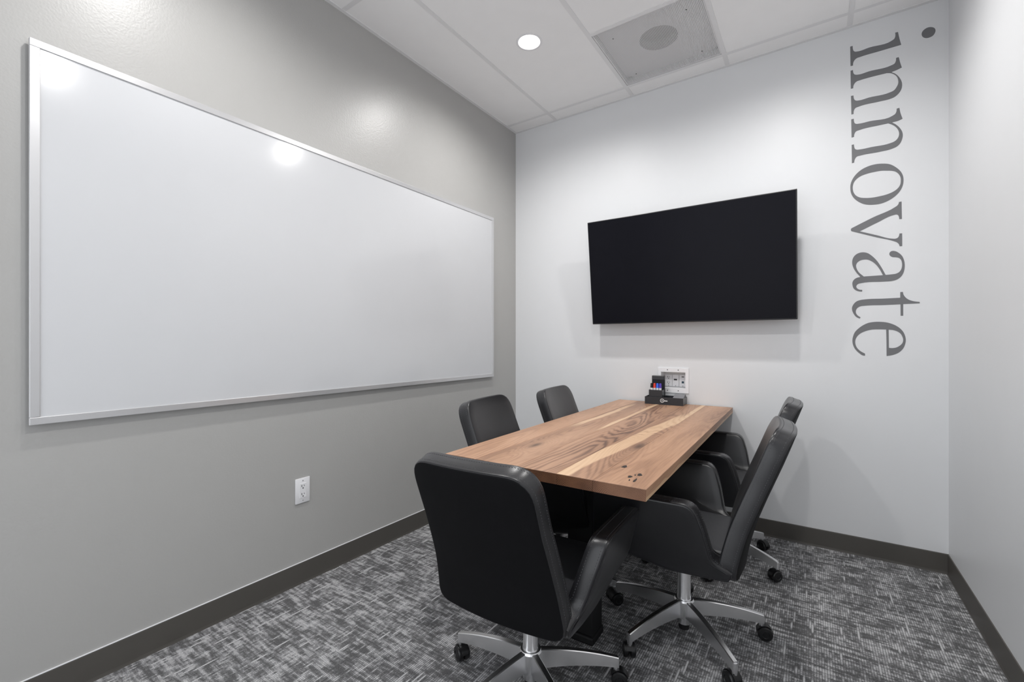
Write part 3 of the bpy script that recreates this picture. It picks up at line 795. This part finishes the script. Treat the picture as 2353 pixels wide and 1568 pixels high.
def make_chair():
    root = empty('office_chair', (0, 0, 0))
    up = []
    bm = bmesh.new(); slab(bm, back_outline, BT, back_map, .008, puff=(.003, .003), centre=Vector((0, .65)))
    back = build('backrest', bm, M['leather'], root, smooth=50)
    # rear face: same leather, matte, darkened to paint in its shade
    back.data.materials.append(M['leather_shaded'])
    for p in back.data.polygons:
        if p.normal.y < -.8: p.material_index = 1
    trim(back_outline, BT, back_map, back); up.append(back)
    for sgn in (1, -1):
        bm = bmesh.new(); slab(bm, arm_outline, AT, arm_map(sgn), .011, puff=(.003, .002), centre=Vector((.05, .52)))
        arm = build('armrest', bm, M['leather'], root, smooth=50)
        trim(arm_outline, AT, arm_map(sgn), arm); up.append(arm)
    # seat cushion and pan
    so = resample(round_poly([(-.190, -.165, .02), (.190, -.165, .02), (.205, .262, .03), (-.205, .262, .03)], 6), .02)
    bm = bmesh.new(); slab(bm, so, .06, lambda s, t, n: Vector((s, t, .424 + n + .02 * (t + .1))), .016, puff=(.008, 0), centre=Vector((0, .05)))
    seat = build('seat', bm, M['seat_leather'], root, smooth=50); up.append(seat)
    po = resample(round_poly([(-.205, -.175, .05), (.205, -.175, .05), (.215, .25, .05), (-.215, .25, .05)], 6), .025)
    bm = bmesh.new(); slab(bm, po, .030, lambda s, t, n: Vector((s, t, .394 + n + .05 * max(0, t))), .010, centre=Vector((0, .04)))
    pan = build('seat_pan', bm, M['leather_shaded'], root, smooth=50); up.append(pan)
    bm = bmesh.new(); box(bm, -.085, .085, -.09, .13, .345, .384, bev=.010, seg=2); box(bm, -.045, .045, -.05, .06, .322, .350, bev=.008)
    up.append(build('tilt_mechanism', bm, M['black_plastic'], root, smooth=40))
    bm = bmesh.new(); tube(bm, [(.06, .02, .362), (.13, .03, .352), (.150, .035, .338)], .006, n=8)
    ol = resample(round_poly([(.135, .000, .012), (.195, -.002, .02), (.195, .062, .02), (.135, .058, .012)], 5), .008)
    slab(bm, ol, .009, lambda s, t, n: Vector((s, t, .338 - .35 * (s - .15) + n)), .003, seg=2, inner=(.5,))
    up.append(build('lever', bm, M['black_plastic'], root, smooth=40))
    # column: fixed sleeve and piston
    bm = bmesh.new(); lathe(bm, [(.0265, .045), (.0265, .062), (.0265, .150), (.0255, .154), (.0255, .330)], n=28)
    build('gas_column', bm, M['chrome'], root, smooth=30)
    bm = bmesh.new(); lathe(bm, [(.0205, .022), (.0205, .050)], n=24); build('column_foot', bm, M['black_plastic'], root, smooth=30)
    bm = bmesh.new()
    lathe(bm, [(.0255, .070), (.036, .072), (.040, .090), (.038, .136), (.034, .142), (.0268, .1425)], n=32)
    build('base_hub', bm, M['chrome'], root, smooth=30)
    legs = []
    LEGR = .300
    sec = []
    for i in range(13):
        u = i / 12
        rr = .030 + (LEGR - .030) * u
        zt = .140 - .010 * u - .036 * u ** 2.0      # top edge, gently arched down
        hh = .060 * (1 - u) + .032 * u
        wt = .0105 * (1 - u) + .0090 * u; wb = .0155 * (1 - u) + .0105 * u
        if i == 12: pass
        sec.append((rr, zt, hh, wt, wb))
    bm = bmesh.new(); rings = []
    for rr, zt, hh, wt, wb in sec:
        c = .0022
        prof = [(-wb, zt - hh), (-wt - .0006, zt - c), (-wt + c, zt), (wt - c, zt), (wt + .0006, zt - c), (wb, zt - hh), (wb * .55, zt - hh - .001), (-wb * .55, zt - hh - .001)]
        rings.append([bm.verts.new((rr, y, z)) for y, z in prof])
    for a, b in zip(rings, rings[1:]):
        for k in range(len(a)): bm.faces.new((a[k], a[(k + 1) % len(a)], b[(k + 1) % len(a)], b[k]))
    bm.faces.new(rings[0]); bm.faces.new(rings[-1])
    zt = sec[-1][1]
    lathe(bm, [(.0100, zt - .048), (.0105, zt - .020), (.0098, zt - .006)], n=14, M=Matrix.Translation((LEGR - .006, 0, 0)))
    leg_me = build('base_leg', bm, M['chrome'], root, smooth=35); leg_me.location = (0, 0, 0)
    bm = bmesh.new()
    RW = .0265
    for s in (-1, 1):
        lathe(bm, [(.010, 0), (RW - .004, 0), (RW, .003), (RW, .015), (RW - .003, .0185), (.014, .020), (.012, .0175), (.004, .0175)], n=28,
              M=Matrix.Translation((0, s * .0035, RW)) @ Matrix.Rotation(R(-90 * s), 4, 'X'))
    box(bm, -.004, .004, -.0038, .0038, .012, .045)
    # hood over the wheels
    hp = []
    for k in range(11):
        a = R(20 + 150 * k / 10)
        hp.append(((RW + .0035) * math.cos(a), RW + (RW + .0035) * math.sin(a)))
    hv = [[bm.verts.new((x, y, z)) for x, z in hp] for y in (-.013, .013)]
    hv2 = [[bm.verts.new((x * .93, y, RW + (z - RW) * .93)) for x, z in hp] for y in (-.013, .013)]
    for A, B in ((hv[0], hv[1]), (hv2[0], hv2[1]), (hv[0], hv2[0]), (hv[1], hv2[1])):
        for k in range(10): bm.faces.new((A[k], A[k + 1], B[k + 1], B[k]))
    lathe(bm, [(.0075, .045), (.0075, .066)], n=12, M=Matrix.Translation((.010, 0, 0)))
    box(bm, -.004, .018, -.009, .009, .040, .056, bev=.003)
    caster = build('caster', bm, M['black_plastic'], leg_me, smooth=35)
    legs = [leg_me]
    for k in range(1, 5):
        l = leg_me.copy(); COL.objects.link(l); l.parent = root
        c = caster.copy(); COL.objects.link(c); c.parent = l
        legs.append(l)
    return root

BASES = [(-.785, 1.268, 0), (-.431, 1.864, 0), (-.426, 2.632, 0), (-1.020, 1.825, 0), (-.995, 2.455, 0)]   # where each star base stands
def pose(root, loc, yaw, base_rot, drop, seed):
    rnd = random.Random(seed)
    bx, by, br0 = BASES[seed - 11]
    root.location = (loc[0], loc[1], 0.0008); root.rotation_euler = (0, 0, yaw)
    off = Matrix.Rotation(-yaw, 3, 'Z') @ Vector((bx - loc[0], by - loc[1], 0))
    k = 0
    for ch in root.children:
        nm = ch.name.split('.')[0]
        if nm == 'base_leg':
            ch.rotation_euler = (0, 0, R(base_rot + 72 * k) - yaw); ch.location = off; k += 1
            for c in ch.children:
                a = rnd.uniform(0, 2 * math.pi)
                c.rotation_euler = (0, 0, a)
                c.location = (.294 - .010 * math.cos(a), -.010 * math.sin(a), 0)
        elif nm in ('gas_column', 'base_hub', 'column_foot'):
            ch.location = off
        else:
            ch.location = (0, 0, -drop)

def copy_chair(src):
    r = src.copy(); COL.objects.link(r)
    for ch in src.children:
        c = ch.copy(); COL.objects.link(c); c.parent = r
        for g in ch.children:
            d = g.copy(); COL.objects.link(d); d.parent = c
    return r

proto = make_chair()
GROUP = 'black leather office chairs around the table'
chairs = [
    # x, y, yaw, base angle, lowered by, label
    (-.816, 1.304, R(2.1), 39, .058, 'black leather office chair at the near end of the table, its back to the camera'),
    (-.425, 1.856, R(93.5), 27.5, .014, 'black leather office chair at the right side of the table, nearer the camera'),
    (-.420, 2.634, R(91), 51.5, .014, 'black leather chair at the right of the table, farther back by the white wall'),
    (-1.037, 1.803, R(-82.5), 20, 0, 'black leather chair at the left of the table, in front of the gray wall'),
    (-1.000, 2.440, R(-84), 50, 0, 'black leather chair at the far left of the table, against the white wall'),
]
for k, (x, y, yaw, br, dr, lab) in enumerate(chairs):
    c = proto if k == 0 else copy_chair(proto)
    pose(c, (x, y), yaw, br, dr, 11 + k)
    tag(c, lab, 'chair', GROUP)
